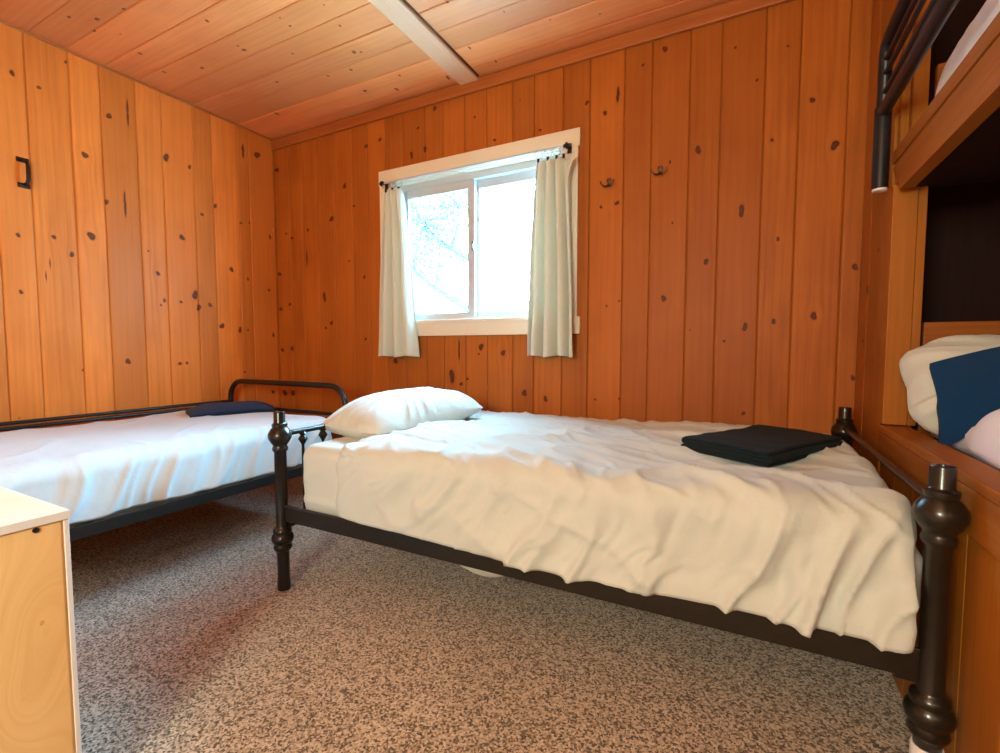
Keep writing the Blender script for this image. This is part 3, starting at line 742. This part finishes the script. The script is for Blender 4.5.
duv = box_cloth('duvet', -1.40, BR - .010, BN - .012, BF + .008, .360, ZM + .038, (.06, .085, .085), .0085, d_duv, M['duvet'], None, False, p_duv,
                label='rumpled white duvet covering the bed in the middle of the room', cat='duvet')
so = duv.modifiers.new('s', 'SOLIDIFY'); so.thickness = .010; so.offset = -1
pl = pillow('pillow', .71, .46, .21, M['pillow'], 91, .06, label='plump white pillow at the head of the middle bed', cat='pillow')
place(pl, (-1.462, 1.815, .672), rx=math.radians(0), ry=math.radians(-4), rz=math.radians(80))
tw = folded_towel('towel', .455, .295, 4, .0120, M['towel_green'], 95, .05, label='folded dark green-black towel lying on the foot of the white duvet', cat='towel')
place(tw, (.060, 1.815, .656), rz=math.radians(59.4))
# loose sheet sagging through the slats
n = 40
uu = np.linspace(-1, 1, n)[:, None] * np.ones((1, 16)); vv = np.ones((n, 1)) * np.linspace(-1, 1, 16)[None, :]
P = np.stack([-.785 + .17 * uu, 1.45 + .12 * vv + .0 * uu, .2955 - .088 * (1 - uu ** 2) * (1 - .9 * vv ** 4)], -1)
sh = link('hanging_sheet', grid_mesh('hanging_sheet', P), M['sheet'], None, True, label='sliver of white sheet sagging below the rail of the middle bed', cat='sheet')
so = sh.modifiers.new('s', 'SOLIDIFY'); so.thickness = .003

# ------------------------------------------------------------------ left bed
LX0, LX1, LY0, LY1 = -3.20, -2.105, .02, 2.055
lb = empty('tube_bed', (-2.65, 1.0, 0), label='dark metal tube bed with rounded arch headboard along the left wall', cat='bed')
def arch(y, zt):
    pts = [(LX0, y, 0)]
    rc = .12
    pts += [(LX0, y, zt - rc)]
    for a in np.linspace(0, PI / 2, 7)[1:]:
        pts.append((LX0 + rc - rc * math.cos(a), y, zt - rc + rc * math.sin(a)))
    for a in np.linspace(PI / 2, 0, 7):
        pts.append((LX1 - rc + rc * math.cos(a), y, zt - rc + rc * math.sin(a)))
    pts += [(LX1, y, 0)]
    return pts
MB().tube(arch(LY1, .772), .0175, 12).tube([(LX0, LY1, .600), (LX1, LY1, .600)], .011, 10).done('headboard', M['metal_l'], lb, True)
MB().tube(arch(LY0, .640), .0175, 12).done('footboard', M['metal_l'], lb, True)
MB().tube([(LX0 + .01, LY0, .632), (LX0 + .01, LY1, .632)], .010, 10).tube([(LX0 + .012, LY0, .606), (LX0 + .012, LY1, .606)], .010, 10).done('back_rail', M['metal_l'], lb, True)
for x, s in ((LX1 - .01, -1), (LX0 + .02, 1)):
    MB().box(x - .004, x + .004, LY0, LY1, .312, .358, .0015).box(min(x, x + s * .035), max(x, x + s * .035), LY0, LY1, .310, .316, .001).done('side_rail', M['metal_l'], lb)
sl = MB()
for k in range(9):
    y = LY0 + .15 + k * (LY1 - LY0 - .3) / 8
    sl.box(LX0 + .024, LX1 - .014, y - .03, y + .03, .3165, .3235, .001)
sl.done('slats', M['metal_l'], lb)
box_cloth('mattress', LX0 + .055, LX1 - .06, LY0 + .04, LY1 - .075, .325, .575, .05, .04, None, M['sheet'], None, True, label='white mattress under the cover of the left tube bed', cat='mattress')
def d_left(P, N):
    x, y, z = P[:, 0], P[:, 1], P[:, 2]
    up = np.clip(N[:, 2], 0, 1); side = 1 - up
    w = .06 * vnoise(y * 4, z * 5 + x * 3, 101)
    a = y - .35 * (z - .5) + w
    s = side * (.017 * (ridge(a * 7, z * 1.5, 102) ** 1.5 - .3) + .011 * (ridge(a * 16, z * 2.5, 103) ** 1.5 - .3))
    s += up * (.007 * (ridge((x * .7 + y * .6 + w) * 6, (x - y) * 1.6, 104) ** 2 - .25)) + .010 * fbm(x * 2.4, y * 2.4, 105, 2)
    edge = np.exp(-((x - LX1) / .15) ** 2) * up
    s += edge * .007 * (ridge((y + w) * 12, x * 3, 106) - .4)
    return s
def p_left(P, N):
    x, y, z = P[:, 0].copy(), P[:, 1].copy(), P[:, 2].copy()
    low = np.clip((.58 - z) / .22, 0, 1)
    z = z + low ** 2 * (.012 * vnoise(y * 6, x * 6, 107) + .007 * vnoise(y * 17, x * 17, 108))
    x = x - .012 * low ** 3 * (x > -2.4)
    return np.stack([x, y, z], -1)
cv = box_cloth('bed_cover', LX0 + .04, LX1 - .012, LY0 + .03, LY1 - .06, .366, .605, (.085, .075, .075), .010, d_left, M['duvet_left'], None, False, p_left,
          label='white bedspread gathered along the side of the left tube bed', cat='bedspread')
so = cv.modifiers.new('s', 'SOLIDIFY'); so.thickness = .006; so.offset = -1
tl = folded_towel('towel', .45, .25, 3, .021, M['towel_navy'], 111, .5, label='folded navy towel lying on the bed along the left wall', cat='towel')
place(tl, (-2.80, 1.80, .603), rz=math.radians(66))

# ------------------------------------------------------------------ pine box in the left foreground
bx0, bx1, by0, by1, bz = -1.66, -1.257, .03, .446, .66
bxr = empty('pine_box', (-1.46, .24, 0), label='pale unfinished pine box with dark screw head in the left foreground', cat='box')
def panel_grid(name, u0, u1, v0, v1, fn, knots, mat, parent, seed, res=.006):
    us = np.linspace(u0, u1, int((u1 - u0) / res) + 1); vs = np.linspace(v0, v1, int((v1 - v0) / res) + 1)
    U, V = np.meshgrid(us, vs, indexing='ij')
    sd = np.full(U.shape, -1.0); gu = U.copy()
    for ku, kv, ru, rv in knots:
        q = np.sqrt(((U - ku) / ru) ** 2 + ((V - kv) / rv) ** 2); sd = np.maximum(sd, 1 - q)
        gu = gu + .16 * np.exp(-((U - ku) / .06) ** 2 - ((V - kv) / .10) ** 2)
    gu = gu + .05 * vnoise(V * 2.2, U * 3, seed)
    me = grid_mesh(name, fn(U, V))
    set_attrs(me, np.stack([gu.ravel(), V.ravel(), 0 * U.ravel()], -1), np.clip(sd * .5 + .5, 0, 1).ravel(), np.full(U.size, .2))
    o = link(name, me, mat, parent)
    s = o.modifiers.new('s', 'SOLIDIFY'); s.thickness = .018; s.offset = 0
    return o
panel_grid('side_panel', by0, by1 - .0100, .012, bz - .019, lambda u, v: np.stack([np.full(u.shape, bx1 - .010), u, v], -1), [(.395, .44, .004, .005), (.36, .30, .003, .003)], M['pale_pine'], bxr, 5)
panel_grid('side_panel', by0, by1 - .0100, .012, bz - .019, lambda u, v: np.stack([np.full(u.shape, bx0 + .010), u, v], -1), [], M['pale_pine'], bxr, 6)
panel_grid('top', bx0 - .001, bx1 + .002, by0, by1 + .001, lambda u, v: np.stack([u, v, np.full(u.shape, bz - .009)], -1), [], M['box_top'], bxr, 7)
MB().box(bx1 + .0022, bx1 + .0036, by0, by1 + .001, bz - .0178, bz - .0004, .0005).done('lit_edge_strip', M['white_plastic'], bxr, label='white strip painted in for the window-lit edge')  # window highlight along the top edge, painted as a white strip
MB().box(bx0, bx1 + .001, by1 - .0095, by1, 0, bz - .0185, .0015).done('back_panel', M['white_plastic'], bxr, label='back panel painted white for its window-lit edge')  # white stands in for window light on the panel's edge
MB().box(bx0 + .02, bx1 - .02, by0, by1 - .02, .012, .030).done('bottom', M['white_plastic'], bxr)
sp = on(0, bx1, 35.5, 527)
sp.z = min(sp.z, bz - .026)
MB().lathe([(.0035, 0), (.0055, .0005), (.0055, .0022), (.003, .0028), (.0012, .0015)], (bx1 - .001, sp.y, sp.z), 16, 'x').done('screw', M['black'], bxr, True)

# ------------------------------------------------------------------ bunk bed in the right-hand alcove
bk_ = empty('bunk_bed', (.45, 1.0, 0), label='built-in stained timber bunk bed in the alcove on the right', cat='bunk bed')
YE = -.15
def rail_prism(x0, x1, z0, z1, ytop, ybot, name):
    MB().prism([(ytop, z1), (YE, z1), (YE, z0), (ybot, z0)], lambda p, t: (x0 + (x1 - x0) * t, p[0], p[1])).done(name, M['bunk_y'], bk_)
rail_prism(.420, .458, 1.506, 1.600, 2.046, 1.95, 'upper_side_board')
MB().box(.424, .462, YE, 2.046, 1.6005, 1.612).box(.418, .466, YE, 2.046, 1.6125, 1.654, .003).done('upper_ledge', M['bunk_y'], bk_)
MB().box(.4585, XR - .02, YE, 2.046, 1.52, 1.545).done('upper_platform', M['alcove_shade'], bk_)
MB().box(.416, .482, 2.006, 2.0475, .742, 1.535, .003).box(.483, .506, 2.010, 2.0475, .742, 1.535, .002).done('end_post', M['bunk_z'], bk_)
MB().box(.416, .452, YE, 2.046, .615, .712, .003).done('lower_side_board', M['bunk_y'], bk_)
MB().box(.414, .492, YE, 2.046, .7125, .738, .004).done('lower_ledge', M['bunk_y'], bk_)
fp = MB()
for k in range(12):
    y0 = YE + k * .183
    fp.box(.424, .440, y0 + .001, min(2.046, y0 + .182), .0, .6145, .002)
fp.done('face_panel', M['bunk_z'], bk_)
MB().box(.4925, XR - .02, YE, 2.046, .675, .700).done('lower_platform', M['alcove_shade'], bk_)
MB().box(.518, XR - .02, 2.030, 2.055, .701, 1.085, .004).done('headboard', M['bunk_x'], bk_)
MB().box(.518, XR - .02, 2.030, 2.055, 1.546, 1.905, .004).done('headboard', M['bunk_x'], bk_)
def d_bm(P, N):
    x, y, z = P[:, 0], P[:, 1], P[:, 2]
    return .008 * fbm(x * 4, y * 4 + z * 3, 121, 3) + .006 * (ridge((x + y + z) * 6, (x - y) * 2, 122) ** 2 - .3)
box_cloth('mattress', .53, XR - .05, -.1, 2.02, .702, .800, .045, .025, d_bm, M['sheet_bunk'], None, True, label='white sheeted mattress on the lower bunk', cat='mattress')
box_cloth('duvet', .495, XR - .04, -.08, 1.665, .7385, .875, (.05, .30, .125), .014, d_bm, M['sheet_bunk'], None, True, label='white duvet bunched on the lower bunk', cat='duvet')
box_cloth('mattress', .480, XR - .05, -.1, 2.015, 1.547, 1.875, (.05, .17, .13), .02, d_bm, M['sheet_bunk'], None, True, label='white sheeted mattress on the upper bunk', cat='mattress')
gp = empty('guard_rail', (.38, 1.9, 1.53), label='dark metal guard rail hooked beside the upper bunk', cat='guard rail')
GX = .380; gy = 2.010
MB().tube([(GX, gy, 1.535), (GX, gy, 1.955), (GX, gy - .02, 1.985), (GX, gy - .05, 1.995), (GX, .3, 1.995)], .019, 12).done('top_bar', M['black'], gp, True)
MB().tube([(GX, gy, 1.528), (GX, gy, 1.79)], .0235, 14).done('end_sleeve', M['black'], gp, True)
MB().tube([(GX, gy, 1.775), (GX, .3, 1.775)], .019, 12).done('lower_bar', M['black'], gp, True)
for z in (1.835, 1.895, 1.94):
    MB().tube([(GX, gy, z), (GX, .3, z)], .0085, 8).done('middle_bar', M['black'], gp, True)
MB().lathe([(.019, -.008), (.021, -.006), (.021, 0)], (GX, gy, 1.529), 16).done('end_cap', M['white_plastic'], gp, True, label='white end cap')
for y in (.3, .9):
    MB().tube([(GX, y, 1.775), (GX + .03, y, 1.70), (.4335, y, 1.653)], .009, 8).done('bracket', M['black'], gp, True)
lp = pillow('pillow', .66, .37, .22, M['pillow'], 131, .20, label='white pillow leaning on the headboard of the lower bunk', cat='pillow')
place(lp, (.752, 1.875, .878), rx=math.radians(52), ry=0, rz=math.radians(3))
def throw():
    n, m = 70, 50
    u = np.linspace(0, 1, n)[:, None] * np.ones((1, m)); v = np.ones((n, 1)) * np.linspace(0, 1, m)[None, :]
    # hangs over the pillow front: u along the bunk (right), v downwards
    x = .468 + .55 * u + .016 * v
    y = 1.775 - .055 * np.sin(v * PI * .7) + .02 * vnoise(u * 3, v * 3, 141) - .035 * v
    zt = .955 + .10 * (1 - (1 - u) ** 2.2); zb = .722 + .26 * (1 - (1 - u) ** 1.9)
    z = zt + (zb - zt) * v + .008 * vnoise(u * 5, v * 4, 142)
    return np.stack([x, y, z], -1)
to = link('towel', grid_mesh('towel', throw()), M['towel_blue'], None, True, label='blue towel draped over the pillow on the lower bunk', cat='towel')
so = to.modifiers.new('s', 'SOLIDIFY'); so.thickness = .030; so.offset = 1
bv = to.modifiers.new('b', 'BEVEL'); bv.width = .012; bv.segments = 3; bv.limit_method = 'ANGLE'

# ------------------------------------------------------------------ outside
MB().box(-30, 20, YB + .5, 45, -1.2, -.8).done('ground', M['soil'], kind='structure')
def tree(x, y, h, lean, seed, label, leaves=1500, spread=1.8):
    rng = random.Random(seed)
    t = empty('tree', (x, y, -.8), label=label, cat='tree', group='trees outside the window')
    tr = MB(); tips = []
    def limb(p, d, L, r, lev):
        pts = [p]; rs = [r]; q = Vector(p); dd = Vector(d).normalized()
        for k in range(5):
            dd = (dd + Vector((rng.uniform(-.12, .12), rng.uniform(-.12, .12), rng.uniform(-.02, .1)))).normalized()
            q = q + dd * L / 5; pts.append(q.copy()); rs.append(r * (1 - .13 * (k + 1)))
            if lev and k >= 1:
                a = rng.uniform(0, 2 * PI)
                limb(q.copy(), (math.cos(a) * .8 + dd.x * .5, math.sin(a) * .8 + dd.y * .5, rng.uniform(.1, .8)), L * rng.uniform(.35, .5), r * .45, lev - 1)
            tips.append((q.copy(), lev))
        tr.tube(pts, rs, 7)
    limb((x, y, -.85), (lean, 0, 1), h, .03 * h, 2)
    tr.done('trunk', M['bark'], t, True)
    tp = [q for q, l in tips if l < 2]
    VS, FS = [], []
    for k in range(leaves):
        c = rng.choice(tp) + Vector((rng.gauss(0, .28), rng.gauss(0, .28), rng.gauss(0, .25)))
        a = Vector((rng.uniform(-1, 1), rng.uniform(-1, 1), rng.uniform(-1, 1))).normalized(); b = a.orthogonal().normalized()
        s = rng.uniform(.05, .10); i = len(VS)
        VS += [c + a * s, c + b * s * .5, c - a * s, c - b * s * .5]; FS.append((i, i + 1, i + 2, i + 3))
    pyobj('foliage', VS, FS, M['leaf'], t)
tree(-4.3, 6.2, 6.0, -.20, 1, 'pale leaning tree seen through the left window pane')
tree(-7.6, 11.5, 7.5, .10, 2, 'tree farther back behind the left window pane', 3000)
tree(-6.3, 13.5, 7.5, .05, 3, 'distant tree seen through the right window pane', 3000)
tree(-11.0, 14.5, 8.0, .05, 4, 'distant tree at the left edge of the window view', 3000)

# ------------------------------------------------------------------ light
wd = bpy.data.worlds.new('sky'); SC.world = wd; wd.use_nodes = True
nt = wd.node_tree; bg = nt.nodes['Background']
bg.inputs[0].default_value = (.32, .71, 1.0, 1); bg.inputs[1].default_value = 80.0
pt = bpy.data.lights.new('window_portal', 'AREA'); pt.shape = 'RECTANGLE'; pt.size = 1.22; pt.size_y = .94; pt.cycles.is_portal = True
po = bpy.data.objects.new('window_portal', pt); COL.objects.link(po); po.location = (-1.505, YB + .14, 1.625); po.rotation_euler = (-PI / 2, 0, 0)
def bulb(name, loc, e, col, r):
    l = bpy.data.lights.new(name, 'POINT'); l.energy = e; l.color = col; l.shadow_soft_size = r
    o = bpy.data.objects.new(name, l); COL.objects.link(o); o.location = loc; return o
bulb('room_lamp', (-.45, -1.25, 1.48), 122, (.86, 1.0, .82), .30)

SC.view_settings.view_transform = 'Standard'; SC.view_settings.look = 'None'
SC.view_settings.exposure = .80; SC.view_settings.gamma = 1; SC.view_settings.use_curve_mapping = False
SC.cycles.use_denoising = True
SC.cycles.max_bounces = 10; SC.cycles.diffuse_bounces = 6; SC.cycles.transparent_max_bounces = 12
SC.cycles.sample_clamp_indirect = 8
SC.cycles.caustics_reflective = False; SC.cycles.caustics_refractive = False
